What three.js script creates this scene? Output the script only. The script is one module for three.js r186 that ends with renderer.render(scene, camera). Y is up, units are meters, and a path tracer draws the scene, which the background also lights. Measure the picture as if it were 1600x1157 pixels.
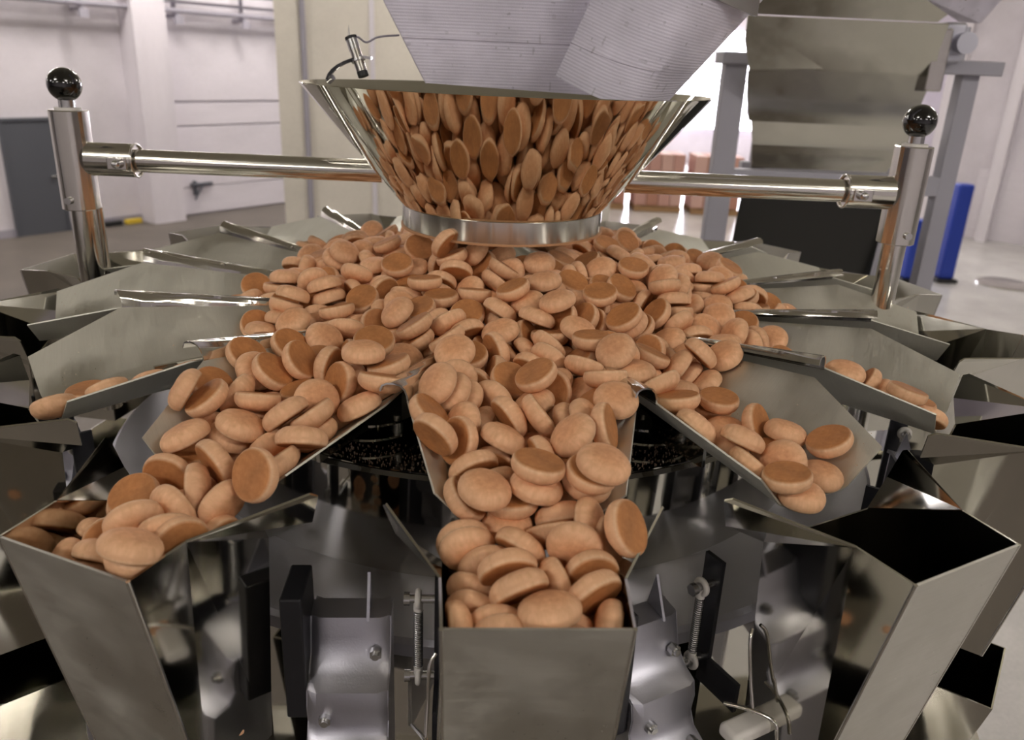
import * as THREE from 'three';
import { mergeGeometries, mergeVertices, toCreasedNormals } from 'three/addons/utils/BufferGeometryUtils.js';
import { RoundedBoxGeometry } from 'three/addons/geometries/RoundedBoxGeometry.js';
import { RectAreaLightUniformsLib } from 'three/addons/lights/RectAreaLightUniformsLib.js';

// ------------------------------------------------------------------ camera, light, exposure
const scene = new THREE.Scene();
scene.background = new THREE.Color(0x000000);
const Y0 = 2.8;                                   // datum of the weigher above the hall floor
const CAM = { y: 0.4103, z: 1.1248, yaw: -0.02028, pitch: 0.36113, roll: -0.04316, f: 1264.5 };
const camera = new THREE.PerspectiveCamera(2 * Math.atan(578.5 / CAM.f) * 180 / Math.PI, 1600 / 1157, 0.05, 120);
camera.position.set(0, Y0 + CAM.y, CAM.z);
camera.rotation.set(-CAM.pitch, CAM.yaw, -CAM.roll, 'YXZ');
camera.focus = 0.8;
camera.userData.fStop = 7;
camera.updateMatrixWorld(true);
const renderer = new THREE.WebGLRenderer({ antialias: true });
renderer.toneMapping = THREE.LinearToneMapping;
renderer.toneMappingExposure = 1.48;
renderer.shadowMap.enabled = true;
RectAreaLightUniformsLib.init();
const CEIL = 6.6;
const LAMP = { color: 0xfff8f2, power: 46, glow: 26 };
const DAY = { color: 0xf4f1ff, power: 14, glow: 6 };

// ------------------------------------------------------------------ helpers
const V = (x, y, z) => new THREE.Vector3(x, y, z);
const lerp = (a, b, t) => a + (b - a) * t;
const clamp = (x, a = 0, b = 1) => Math.min(b, Math.max(a, x));
function rng(seed) { let a = seed >>> 0; return () => { a = (a + 0x6D2B79F5) | 0; let t = Math.imul(a ^ (a >>> 15), 1 | a); t = (t + Math.imul(t ^ (t >>> 7), 61 | t)) ^ t; return ((t ^ (t >>> 14)) >>> 0) / 4294967296; }; }
const taken = {};
function numbered(n) { const k = taken[n] = (taken[n] ?? -1) + 1; return k ? n + '_' + String(k).padStart(3, '0') : n; }
function shade(o) { o.castShadow = true; o.receiveShadow = true; return o; }
function thing(name, label, category, pos = [0, 0, 0], turn = 0, group) {
  const o = new THREE.Group(); o.name = numbered(name); scene.add(o);
  o.position.set(...pos); o.rotation.y = turn; o.userData = { label, category }; if (group) o.userData.group = group;
  return o;
}
function part(name, geo, mat, parent, label) {
  const m = shade(new THREE.Mesh(geo, mat)); m.name = name; parent.add(m); if (label) m.userData.label = label; return m;
}
function single(name, geo, mat, label, category, pos, turn = 0, group) {
  const m = shade(new THREE.Mesh(geo, mat)); m.name = numbered(name); scene.add(m);
  if (pos) m.position.set(...pos); m.rotation.y = turn; m.userData = { label, category }; if (group) m.userData.group = group; return m;
}
function structure(name, geo, mat, label, category) {
  const m = shade(new THREE.Mesh(geo, mat)); m.name = name; scene.add(m); m.userData = { kind: 'structure', label, category }; return m;
}
const crease = (g, deg = 35) => toCreasedNormals(g, deg * Math.PI / 180);
// sheet metal: a grid of points thickened both ways, uv in metres
function sheet(G, th, deg = 30) {
  const n = G.length, m = G[0].length, pos = [], uv = [];
  const nor = G.map((row, i) => row.map((p, j) => {
    const a = G[Math.min(i + 1, n - 1)][j].clone().sub(G[Math.max(i - 1, 0)][j]);
    const b = G[i][Math.min(j + 1, m - 1)].clone().sub(G[i][Math.max(j - 1, 0)]);
    return a.cross(b).normalize();
  }));
  const off = s => G.map((row, i) => row.map((p, j) => p.clone().addScaledVector(nor[i][j], s * th / 2)));
  const A = off(1), B = off(-1);
  const U = G.map((row, i) => { let d = 0; return row.map((p, j) => { if (j) d += p.distanceTo(row[j - 1]); return d; }); });
  const W = G[0].map((_, j) => { let d = 0; return G.map((row, i) => { if (i) d += row[j].distanceTo(G[i - 1][j]); return d; }); });
  const put = (p, u, v) => { pos.push(p.x, p.y, p.z); uv.push(u, v); };
  const quad = (a, b, c, d, ua, ub, uc, ud) => { put(a, ...ua); put(b, ...ub); put(c, ...uc); put(a, ...ua); put(c, ...uc); put(d, ...ud); };
  for (let i = 0; i < n - 1; i++) for (let j = 0; j < m - 1; j++) {
    const t = (a, b) => [U[a][b], W[b][a]];
    quad(A[i][j], A[i + 1][j], A[i + 1][j + 1], A[i][j + 1], t(i, j), t(i + 1, j), t(i + 1, j + 1), t(i, j + 1));
    quad(B[i][j], B[i][j + 1], B[i + 1][j + 1], B[i + 1][j], t(i, j), t(i, j + 1), t(i + 1, j + 1), t(i + 1, j));
  }
  const z = [0, 0];
  for (let i = 0; i < n - 1; i++) { quad(A[i][0], B[i][0], B[i + 1][0], A[i + 1][0], z, z, z, z); quad(A[i][m - 1], A[i + 1][m - 1], B[i + 1][m - 1], B[i][m - 1], z, z, z, z); }
  for (let j = 0; j < m - 1; j++) { quad(A[0][j], A[0][j + 1], B[0][j + 1], B[0][j], z, z, z, z); quad(A[n - 1][j], B[n - 1][j], B[n - 1][j + 1], A[n - 1][j + 1], z, z, z, z); }
  const g = new THREE.BufferGeometry();
  g.setAttribute('position', new THREE.Float32BufferAttribute(pos, 3)); g.setAttribute('uv', new THREE.Float32BufferAttribute(uv, 2));
  return crease(g, deg);
}
// texture coordinates straight off the sheet's own x and y, in metres
function flatUV(g) { const p = g.attributes.position, u = g.attributes.uv; for (let i = 0; i < p.count; i++) u.setXY(i, p.getX(i), p.getY(i)); return g; }
// flat plate through a 3D polygon, thickness th about it
function plate(P, th) {
  const o = P[0], e1 = P[1].clone().sub(o).normalize();
  let nn = V(0, 0, 0); for (let i = 1; i < P.length - 1; i++) nn.add(P[i].clone().sub(o).cross(P[i + 1].clone().sub(o)));
  nn.normalize(); const e2 = nn.clone().cross(e1).normalize();
  const q = P.map(p => { const d = p.clone().sub(o); return new THREE.Vector2(d.dot(e1), d.dot(e2)); });
  const tri = THREE.ShapeUtils.triangulateShape(q, []), pos = [], uv = [];
  const put = (p, u) => { pos.push(p.x, p.y, p.z); uv.push(u.x, u.y); };
  const A = P.map(p => p.clone().addScaledVector(nn, th / 2)), B = P.map(p => p.clone().addScaledVector(nn, -th / 2));
  for (const [a, b, c] of tri) { put(A[a], q[a]); put(A[b], q[b]); put(A[c], q[c]); put(B[a], q[a]); put(B[c], q[c]); put(B[b], q[b]); }
  for (let i = 0; i < P.length; i++) { const k = (i + 1) % P.length; put(A[i], q[i]); put(B[i], q[i]); put(B[k], q[k]); put(A[i], q[i]); put(B[k], q[k]); put(A[k], q[k]); }
  const g = new THREE.BufferGeometry();
  g.setAttribute('position', new THREE.Float32BufferAttribute(pos, 3)); g.setAttribute('uv', new THREE.Float32BufferAttribute(uv, 2));
  g.computeVertexNormals(); return g;
}
const plain = g => { const h = g.index ? g.toNonIndexed() : g; for (const k of Object.keys(h.attributes)) if (!['position', 'normal', 'uv'].includes(k)) h.deleteAttribute(k); return h; };
const join = (...gs) => mergeGeometries(gs.map(plain));
const box = (w, h, d, x = 0, y = 0, z = 0, r = 0) => (r ? new RoundedBoxGeometry(w, h, d, 2, r) : new THREE.BoxGeometry(w, h, d)).translate(x, y, z);
function rod(a, b, r, seg = 24, r2 = r) {           // a capped cylinder between two points
  const d = b.clone().sub(a), g = new THREE.CylinderGeometry(r2, r, d.length(), seg);
  g.applyQuaternion(new THREE.Quaternion().setFromUnitVectors(V(0, 1, 0), d.clone().normalize()));
  const c = a.clone().add(b).multiplyScalar(.5); return g.translate(c.x, c.y, c.z);
}
const lathe = (pts, seg = 64, deg = 30) => crease(new THREE.LatheGeometry(pts.map(p => new THREE.Vector2(...p)), seg), deg);
const tube = (pts, r, n = 40, seg = 10) => new THREE.TubeGeometry(new THREE.CatmullRomCurve3(pts), n, r, seg);

// ------------------------------------------------------------------ procedural textures
function valueNoise(seed) {
  const R = rng(seed), T = new Float32Array(65536); for (let i = 0; i < 65536; i++) T[i] = R();
  return (x, y, per) => {
    const xi = Math.floor(x), yi = Math.floor(y), fx = x - xi, fy = y - yi, m = v => ((v % per) + per) % per;
    const h = (a, b) => T[(m(a) + m(b) * 251) & 65535], sx = fx * fx * (3 - 2 * fx), sy = fy * fy * (3 - 2 * fy);
    return lerp(lerp(h(xi, yi), h(xi + 1, yi), sx), lerp(h(xi, yi + 1), h(xi + 1, yi + 1), sx), sy);
  };
}
function texture(size, metres, fn, srgb = false) {
  const d = new Uint8Array(size * size * 4);
  for (let y = 0; y < size; y++) for (let x = 0; x < size; x++) {
    const c = fn(x / size, y / size, x, y), i = (y * size + x) * 4;
    const [r, g, b] = Array.isArray(c) ? c : [c, c, c];
    d[i] = clamp(r) * 255; d[i + 1] = clamp(g) * 255; d[i + 2] = clamp(b) * 255; d[i + 3] = 255;
  }
  const t = new THREE.DataTexture(d, size, size); t.wrapS = t.wrapT = THREE.RepeatWrapping; t.magFilter = THREE.LinearFilter; t.minFilter = THREE.LinearMipmapLinearFilter; t.generateMipmaps = true;
  t.repeat.set(1 / metres, 1 / metres); if (srgb) t.colorSpace = THREE.SRGBColorSpace; t.needsUpdate = true; return t;
}
const n1 = valueNoise(11), n2 = valueNoise(23), n3 = valueNoise(37);
const fbm = (n, u, v, f, o = 4) => { let s = 0, a = .5, t = 0; for (let i = 0; i < o; i++) { s += a * n(u * f, v * f, f); t += a; a *= .5; f *= 2; } return s / t; };
// smudged, finely brushed steel: G roughness, B metalness
const brushedTex = texture(512, .3, (u, v, x, y) => [0, clamp(.60 + .7 * (fbm(n1, u, v, 6, 5) - .5) + .16 * (n2(u * 16, v * 512, 512) - .5) + (n3(u * 200, v * 200, 200) > .96 ? -.25 : 0)), 1]);
const brushedBump = texture(512, .15, (u, v) => .5 + .35 * (n2(u * 512, v * 8, 512) - .5) + .2 * (fbm(n1, u, v, 16) - .5));
const mirrorTex = texture(512, .25, (u, v) => [0, clamp(.55 + .7 * (fbm(n3, u, v, 5) - .5) + (n1(u * 230, v * 230, 230) > .975 ? .4 : 0)), 1]);
const ribTex = texture(512, .06, (u, v) => { const s = Math.sin(v * Math.PI * 2 * 15) * .5 + .5; return clamp(s * .75 + .25 * n1(u * 60, v * 60, 60)); });
const ribColor = texture(512, .33, (u, v) => { const s = fbm(n2, u, v, 6, 5), k = n3(u * 40, v * 40, 40) > .93 ? -.1 : 0; const b = .84 + (s - .5) * .22 + k * fbm(n1, u, v, 8) * 2; return [b * .985, b * .965, b * 1.03]; }, true);
const grainBump = texture(256, .02, (u, v) => .5 + .5 * (fbm(n1, u, v, 18, 3) - .5) + .3 * (n2(u * 90, v * 90, 90) - .5));
const crustMap = texture(256, .02, (u, v) => { const s = fbm(n3, u, v, 7, 4), k = n2(u * 70, v * 70, 70); const b = .94 + (s - .5) * .12 + (k > .92 ? -.05 : 0) + (k < .05 ? .03 : 0); return [b, b * (.985 + (s - .5) * .05), b * (.97 + (s - .5) * .1)]; }, true);
const plasterTex = texture(256, 2.5, (u, v) => { const b = .93 + .1 * (fbm(n1, u, v, 5) - .5) + .03 * (n2(u * 200, v * 200, 200) - .5); return [b, b, b]; }, true);
const floorTex = texture(512, 3, (u, v) => { const b = .86 + .16 * (fbm(n2, u, v, 6, 5) - .5) + .05 * (n1(u * 256, v * 256, 256) - .5); return [b, b, b]; }, true);

// ------------------------------------------------------------------ materials
const metal = (r, g, b, rough, extra = {}) => new THREE.MeshStandardMaterial({ color: new THREE.Color().setRGB(r, g, b), metalness: 1, roughness: rough, ...extra });
const paint = (hex, rough = .6, extra = {}) => new THREE.MeshStandardMaterial({ color: new THREE.Color(hex), roughness: rough, ...extra });
const M = {
  pan: metal(.68, .67, .60, .92, { roughnessMap: brushedTex }),
  lip: metal(.66, .64, .60, .2, { roughnessMap: brushedTex }),
  hopper: metal(.60, .585, .53, .14, { roughnessMap: mirrorTex }),
  hopperFront: metal(.60, .585, .53, .8, { roughnessMap: brushedTex }),
  mirror: metal(.64, .625, .57, .07, { roughnessMap: mirrorTex }),
  polish: metal(.68, .66, .61, .16),
  satin: metal(.62, .6, .56, .32, { roughnessMap: brushedTex }),
  darkReflection: paint(0x14140f, .16),  // near-black paint standing in for a dark reflection on the elevator's lower panel
  drum: metal(.60, .585, .54, .12, { roughnessMap: mirrorTex }),
  cast: metal(.50, .50, .56, .42, { bumpMap: grainBump, bumpScale: .0001 }),
  crumb: paint(0xcdb398, .9),
  bolt: metal(.6, .6, .6, .25),
  knob: new THREE.MeshPhysicalMaterial({ color: 0x050505, roughness: .12, clearcoat: 1, clearcoatRoughness: .04 }),
  nylon: paint(0xd6d2cc, .5),
  blackPlate: paint(0x1b1b20, .4),
  rubber: paint(0x141414, .5),
  ribbed: new THREE.MeshStandardMaterial({ map: ribColor, roughness: .5, bumpMap: ribTex, bumpScale: .0004 }),
  frame: paint(0xa9a8b2, .45),
  wall: paint(0xdfd9df, .7, { map: plasterTex }),
  wallRight: paint(0xdfd9df, .7, { map: plasterTex }),
  cream: paint(0xe4ddd0, .6, { map: plasterTex }),
  shutter: paint(0xdfd9df, .55, { map: plasterTex }),
  door: paint(0x4c4e55, .55),
  ceiling: paint(0xcdc9b6, .85, { map: plasterTex }),
  floorDark: paint(0x6c645c, .6, { map: floorTex }),
  floor: paint(0xd6d3d0, .22, { map: floorTex }),
  pipe: paint(0x9a96a0, .5),
  blue: paint(0x1d3aa0, .45),
  yellow: paint(0xd8b93a, .6),
  carton: [0xb98f82, 0xc4a093, 0xa97a66].map(c => paint(c, .8)),
  wood: paint(0x9c7a55, .8),
  lampGlow: new THREE.MeshStandardMaterial({ color: 0xffffff, emissive: new THREE.Color(LAMP.color), emissiveIntensity: LAMP.glow }),
  dayGlow: new THREE.MeshStandardMaterial({ color: 0xffffff, emissive: new THREE.Color(DAY.color), emissiveIntensity: DAY.glow }),
  lampBody: paint(0xd8d8d8, .5),
  biscuit: new THREE.MeshStandardMaterial({ vertexColors: true, map: crustMap, roughness: .68, bumpMap: grainBump, bumpScale: .00012 }),
};

// ------------------------------------------------------------------ the hall
function wallBox(ax, az, bx, bz, h, th, side = 1, y = 0) {      // a wall standing on the floor line a-b, thickness to the outside
  const L = Math.hypot(bx - ax, bz - az), g = new THREE.BoxGeometry(L, h, th);
  const uv = g.attributes.uv; for (let i = 0; i < uv.count; i++) uv.setXY(i, uv.getX(i) * L, uv.getY(i) * h);
  const ang = Math.atan2(-(bz - az), bx - ax);
  g.translate(0, h / 2 + y, side * th / 2); g.rotateY(ang); return g.translate((ax + bx) / 2, 0, (az + bz) / 2);
}
const WL = { x: -8.62, z: -13.1, dx: .604, dz: -.797, nx: .797, nz: .604 };
const onWall = (t, y, out = 0) => V(WL.x + WL.dx * t + WL.nx * out, y, WL.z + WL.dz * t + WL.nz * out);
const wallTurn = Math.atan2(-WL.dz, WL.dx);
{
  const slab = (x0, x1) => { const g = new THREE.BoxGeometry(x1 - x0, .3, 50), uv = g.attributes.uv; for (let i = 0; i < uv.count; i++) uv.setXY(i, uv.getX(i) * (x1 - x0), uv.getY(i) * 50); return g.translate((x0 + x1) / 2, -.15, -9); };
  structure('floor', slab(-30, 2.2), M.floorDark, 'dull grey brown concrete floor', 'floor');
  structure('floor_epoxy', slab(2.2, 30), M.floor, 'pale glossy epoxy factory floor', 'floor');
  structure('ceiling', new THREE.BoxGeometry(60, .3, 50).translate(0, CEIL + .15, -9), M.ceiling, 'beige hall ceiling', 'ceiling');
  const a = onWall(-32, 0), b = onWall(26, 0);
  structure('wall_left', wallBox(a.x, a.z, b.x, b.z, CEIL, .3, -1), M.wall, 'off white plaster wall with grey door', 'wall');
  structure('wall_right', wallBox(9.6, -17.5, 26, -5.1, CEIL, .3, -1), M.wallRight, 'white panelled wall with column', 'wall');
  structure('wall_side', wallBox(9.6, -17.5, 20, -31, CEIL, .3, 1), M.wallRight, 'white wall of the far bay', 'wall');
  structure('wall_back', wallBox(4, -30, 24, -30, CEIL, .3, -1), M.wall, 'far wall around the bright windows', 'wall');
  structure('wall_far_right', wallBox(26, -5.2, 26, 14, CEIL, .3, -1), M.wall, 'side wall of the hall', 'wall');
  structure('wall_front', wallBox(-30, 14, 27, 14, CEIL, .3, 1), M.wall, 'wall behind the viewer', 'wall');
  structure('wall_partition', wallBox(-2.43, -8, 1.2, -8, CEIL, .35, -1), M.cream, 'cream partition wall with conduit', 'wall');
  // partition seam and conduit
  structure('trim_1', box(.05, CEIL, .03, -1.42, CEIL / 2, -7.985), M.wallRight, 'white vertical joint strip on cream partition', 'trim');
  single('conduit', rod(V(0, 0, 0), V(0, CEIL - .02, 0), .03, 12), M.pipe, 'grey vertical conduit on the cream partition wall', 'pipe', [-2.13, .01, -7.965]);
  // left wall: door, pilaster, sectional door, skirting, pipes
  const dg = thing('door_1', 'dark grey steel door in the off white wall', 'door', onWall(.54, 0, .03).toArray(), wallTurn);
  dg.userData.kind = 'structure';
  part('door_leaf', box(.84, 1.95, .06, 0, .975, 0), M.door, dg);
  part('door_frame', join(box(.05, 2.0, .1, -.445, 1, 0), box(.05, 2.0, .1, .445, 1, 0), box(.94, .05, .1, 0, 1.985, 0)), M.door, dg);
  part('door_handle', box(.12, .03, .05, .3, 1, .05, .01), M.bolt, dg);
  const pil = new THREE.BoxGeometry(.66, CEIL, .5).rotateY(wallTurn);
  { const c = onWall(2.75, CEIL / 2, .25); structure('trim_2', pil.translate(c.x, c.y, c.z), M.wallRight, 'white pilaster between grey door and sectional door', 'column'); }
  const sd = thing('sectional_door', 'white sectional loading door of stacked horizontal panels', 'door', onWall(4.7, 0, .04).toArray(), wallTurn);
  const rows = [[.02, .55], [.57, 1.76], [1.79, 2.22], [2.26, 3.75]];
  for (const [y0, y1] of rows) part('panel', box(2.9, y1 - y0, .07, 0, (y0 + y1) / 2, 0, .012), M.shutter, sd);
  part('side_rail', box(.09, 3.8, .12, -1.5, 1.9, .02), M.wallRight, sd); part('side_rail', box(.09, 3.8, .12, 1.5, 1.9, .02), M.wallRight, sd);
  part('handle', join(box(.5, .06, .08, -.95, .62, .07, .02), box(.08, .3, .06, -1.1, .55, .06, .02), rod(V(-.95, .6, .1), V(-1.15, .32, .1), .02, 8)), M.door, sd, 'dark lever handle');
  const c0 = onWall(-6, 0, .02), c1 = onWall(7.5, 0, .02);
  structure('baseboard_left', wallBox(c0.x, c0.z, c1.x, c1.z, .14, .02, 1), M.pipe, 'grey skirting along the off white wall', 'baseboard');
  { const o = onWall(1, 3.9, .2), pr = thing('pipe_rack', 'grey pipes and pale duct on brackets along the wall above the door', 'pipes', o.toArray(), wallTurn);
    for (const [y, r, z] of [[0, .045, .15], [.16, .03, .15], [.42, .09, .3]]) part('pipe', rod(V(-6, y, z), V(6, y, z), r, 14), M.pipe, pr);
    for (const t of [-1.6, .6, 2.4, 3.9, 5.1]) part('bracket', join(box(.06, .62, .06, t, .2, .06), box(.06, .06, .4, t, -.09, 0), box(.16, .14, .06, t, -.16, .2), box(.06, .06, .5, t, .5, .05)), M.pipe, pr); }
  for (const [t, c] of [[1.36, M.yellow], [1.76, M.rubber], [2.16, M.yellow]]) single('kerb_marker', box(.32, .09, .1, 0, .045, 0, .01).rotateY(wallTurn), c, c === M.yellow ? 'yellow kerb block at the foot of the wall' : 'black kerb block between yellow kerb blocks', 'kerb', onWall(t, .002, .15).toArray(), 0, c === M.yellow ? 'yellow kerb blocks' : undefined);
  // right wall: columns and lower panel
  const turnR = Math.atan2(-(-5.1 + 17.5), 26 - 9.6), alongR = (t, y, o) => V(9.6 + .797 * t - .604 * o, y, -17.5 + .604 * t + .797 * o);
  for (const [t, w, k] of [[.15, .3, 3], [1.35, .22, 4], [2.6, .5, 5]]) { const c = alongR(t, CEIL / 2, .2); structure('trim_' + k, new THREE.BoxGeometry(w, CEIL, .4).rotateY(turnR).translate(c.x, c.y, c.z), M.wallRight, 'white column on the right hand panelled wall', 'column'); }
  { const c = alongR(8, .75, .04); structure('trim_6', new THREE.BoxGeometry(14, 1.5, .08).rotateY(turnR).translate(c.x, c.y, c.z), M.shutter, 'grey white dado panel along the panelled wall', 'panel'); }
}
// windows in the far wall: glowing panes with mullions, daylight in front of them
{
  const w = thing('window_1', 'tall bright daylight window in the far wall', 'window', [7.4, 1.25, -29.9]); w.userData.kind = 'structure';
  const W = 5.6, H = 3.4;
  for (let i = 0; i < 4; i++) for (let k = 0; k < 2; k++) part('pane', box(W / 4 - .08, H / 2 - .08, .03, (i - 1.5) * W / 4, H / 4 + k * H / 2, 0), M.dayGlow, w);
  for (let i = 0; i <= 4; i++) part('mullion', box(.08, H + .08, .1, (i - 2) * W / 4, H / 2, 0), M.wallRight, w);
  for (let k = 0; k <= 2; k++) part('transom', box(W + .08, .08, .09, 0, k * H / 2, 0), M.wallRight, w);
  const l = new THREE.RectAreaLight(DAY.color, DAY.power, W, H); l.position.set(7.4, 1.25 + H / 2, -29.6); l.lookAt(7.4, 1.25 + H / 2, 0); scene.add(l);
}
// ceiling lamps: twin tube battens
{
  const spots = []; for (const z of [3.8, 8.5]) for (const x of [-9, -3.2, 3.2, 9]) spots.push([x, z]);
  for (const t of [-12, -7, -3.5, -.5, 2.2, 4.8, 7.5]) { const p = onWall(t, 0, 1.8); spots.push([p.x, p.z]); }  // row added along the left wall to brighten it
  spots.push([-5.5, -5], [5.5, -4.5], [-.6, -6.0], [4.5, -12.5], [8.5, -13.5], [4.5, -19], [8.5, -20.5], [7, -26], [12.5, -9.5], [17, -4], [15, 2]);  // the lamp just before the partition is added to brighten it
  for (const [x, z] of spots) {
    const g = thing('ceiling_lamp', 'white twin tube lamp hanging from the hall ceiling', 'lamp', [x, CEIL - .6, z], 0, 'twin tube ceiling lamps');
    part('housing', box(1.7, .08, .1, 0, -.045, 0), M.lampBody, g); for (const q of [-.7, .7]) part('hanger', rod(V(q, -.01, 0), V(q, .6, 0), .012, 8), M.pipe, g);
    for (const s of [-1, 1]) part('tube', rod(V(-.78, -.07, s * .085), V(.78, -.07, s * .085), .022, 12), M.lampGlow, g);
    const l = new THREE.RectAreaLight(LAMP.color, LAMP.power, 1.56, .24); l.position.set(x, CEIL - .75, z); l.lookAt(x, 0, z); scene.add(l);
  }
}

// ------------------------------------------------------------------ the multihead weigher
const HEADS = 14, STEP = 2 * Math.PI / HEADS, TH0 = 0.0433, TAN = Math.tan(STEP / 2);
const azim = j => TH0 + j * STEP;
const at = (j, s, r, h) => { const a = azim(j); return V(r * Math.sin(a) + s * Math.cos(a), Y0 + h, r * Math.cos(a) - s * Math.sin(a)); };
// trough of a feeder pan at radius r: [wall top -, floor -, floor +, rim +] as (s, h)
function trough(r) {
  const k = clamp((r - .17) / .31), e = clamp((r - .48) / .105), hp = Math.min(r, .48) * TAN;
  const wf = Math.min(lerp(.024, .038, clamp((r - .17) / .415)), hp * .72), hf = lerp(.098, .073, clamp((r - .17) / .415));
  return { sT: lerp(-(hp - .011 * k - .002), -.069, e), hT: lerp(.104 + .032 * k, .106, e), wf, hf, sR: lerp(hp - .006 * k - .001, .077, e), hR: lerp(.102 + .028 * k, .106, e), k };
}
const HOP = { front: .7225, slope: .19, half: .059, bend: .675, bendHalf: .0615, tip: .587, tipHalf: .107, low: -.145 };
const coneH = r => r < .21 ? .104 + (.21 - r) * .40 : -1;

// ---- biscuits settle in the pans: rounded discs under gravity with friction
function settle() {
  const R = rng(4242), D = .0124, S = .0082, VOL = 1.72e-5;
  const px = [], pn = [], pq = [];
  const add = (x, h, z, flat) => {
    px.push(x, h, z); const q = new THREE.Quaternion(), ax = V(R() - .5, 0, R() - .5).normalize();
    q.setFromAxisAngle(ax, flat * (R() * 2 - .35)); if (R() < .5) q.multiply(new THREE.Quaternion().setFromAxisAngle(V(1, 0, 0), Math.PI));
    pq.push(q.x, q.y, q.z, q.w);
  };
  const inHead = (j, s, r, h, flat = 1) => { const p = at(j, s, r, h); add(p.x, h, p.z, flat); };
  // heap round the funnel
  const top = r => r < .3 ? lerp(.206, .158, clamp((r - .13) / .17)) : lerp(.158, .125, (r - .3) / .08);
  const reach = [.42, .385, .31, .30, .30, .31, .30, .30, .30, .31, .275, .275, .32, .42];
  const rmax = a => { let f = (a - TH0) / STEP; f = ((f % 14) + 14) % 14; const i = Math.floor(f), t = f - i; return lerp(reach[i], reach[(i + 1) % 14], t); };
  { const n = 2600; let want = 0;
    for (let i = 0; i < n; i++) {
      const a = R() * 2 * Math.PI, r = Math.sqrt(lerp(.10 ** 2, .42 ** 2, R())), u = R();
      const base = Math.max(coneH(r), .094), t = top(r);
      const dens = Math.PI * (.42 ** 2 - .10 ** 2) * .55 / VOL / n * (t - base);
      if (r > rmax(a) || R() > dens) continue;
      add(r * Math.sin(a), lerp(base + .008, t, u), r * Math.cos(a), .7);
    } }
  // the two brimming pans and their hoppers
  const fill = (j, n, s0, s1, r0, r1, h0, h1, flat = 1) => { for (let i = 0; i < n; i++) inHead(j, lerp(s0, s1, R()), lerp(r0, r1, R()), lerp(h0, h1, R()), flat); };
  fill(0, 60, -.075, .075, .42, .59, .09, .15); fill(0, 92, -.042, .042, .618, .69, -.10, .125); fill(0, 36, -.045, .045, .60, .70, .09, .17); fill(0, 14, -.06, .06, .56, .61, .09, .15);
  fill(-1, 64, -.075, .075, .42, .59, .09, .15); fill(-1, 88, -.042, .042, .618, .69, -.10, .10); fill(-1, 34, -.045, .045, .60, .67, .09, .15); fill(-1, 14, -.06, .06, .56, .61, .09, .15);
  // part filled and nearly empty pans
  fill(1, 17, -.07, .0, .40, .57, .1, .125, .5);
  for (const [j, s, r, h] of [[2, -.07, .41, .13], [2, -.06, .43, .12], [2, -.06, .48, .13], [2, -.03, .50, .11], [2, -.045, .52, .12], [2, -.03, .535, .115], [2, -.02, .55, .11], [2, -.035, .57, .12], [2, -.01, .575, .11],
    [2, -.05, .46, .125], [2, -.055, .47, .14], [2, -.05, .50, .13], [2, -.05, .54, .12], [2, -.045, .56, .135], [2, -.04, .52, .14], [2, .0, .555, .1], [3, -.03, .55, .11], [3, -.01, .56, .11], [3, -.03, .46, .11], [3, -.02, .5, .11], [3, 0, .52, .11], [3, -.04, .40, .12], [4, -.02, .40, .11], [4, .01, .42, .11], [5, 0, .40, .11],
    [-2, .04, .585, .11], [-2, .045, .545, .11], [-2, .04, .535, .13], [-2, .05, .505, .12], [-2, .05, .46, .12], [-3, .03, .39, .12], [-3, .0, .37, .12], [-4, .02, .37, .12], [-4, -.01, .40, .12], [-5, .02, .36, .12], [-5, .0, .38, .12]]) inHead(j, s, r, h, .25);
  const n = px.length / 3, P = Float64Array.from(px), Q = Float64Array.from(pq), O = new Float64Array(n * 3), OQ = new Float64Array(n * 4), VV = new Float64Array(n * 3), WW = new Float64Array(n * 3), N = new Float64Array(n * 3);
  const invI = 1 / (.32 * (D + S) ** 2), STEPS = 480, dt = 1 / 190, mu = .62, RR = D + S;
  const axis = i => { const x = Q[i * 4], y = Q[i * 4 + 1], z = Q[i * 4 + 2], w = Q[i * 4 + 3]; N[i * 3] = 2 * (x * y - w * z); N[i * 3 + 1] = 1 - 2 * (x * x + z * z); N[i * 3 + 2] = 2 * (y * z + w * x); };
  const spin = (i, rx, ry, rz) => { const k = i * 4, x = Q[k], y = Q[k + 1], z = Q[k + 2], w = Q[k + 3];
    let a = x + .5 * (rx * w + ry * z - rz * y), b = y + .5 * (ry * w + rz * x - rx * z), c = z + .5 * (rz * w + rx * y - ry * x), d = w - .5 * (rx * x + ry * y + rz * z);
    const l = 1 / Math.hypot(a, b, c, d); Q[k] = a * l; Q[k + 1] = b * l; Q[k + 2] = c * l; Q[k + 3] = d * l; };
  // where a point fixed to body i was at the start of the step
  const before = (i, rx, ry, rz) => { const k = i * 4; // r in current frame -> local -> old frame
    const rot = (x, y, z, w, a, b, c) => { const tx = 2 * (y * c - z * b), ty = 2 * (z * a - x * c), tz = 2 * (x * b - y * a); return [a + w * tx + y * tz - z * ty, b + w * ty + z * tx - x * tz, c + w * tz + x * ty - y * tx]; };
    const l = rot(-Q[k], -Q[k + 1], -Q[k + 2], Q[k + 3], rx, ry, rz), o = rot(OQ[k], OQ[k + 1], OQ[k + 2], OQ[k + 3], l[0], l[1], l[2]);
    return [O[i * 3] + o[0], O[i * 3 + 1] + o[1], O[i * 3 + 2] + o[2]]; };
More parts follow.
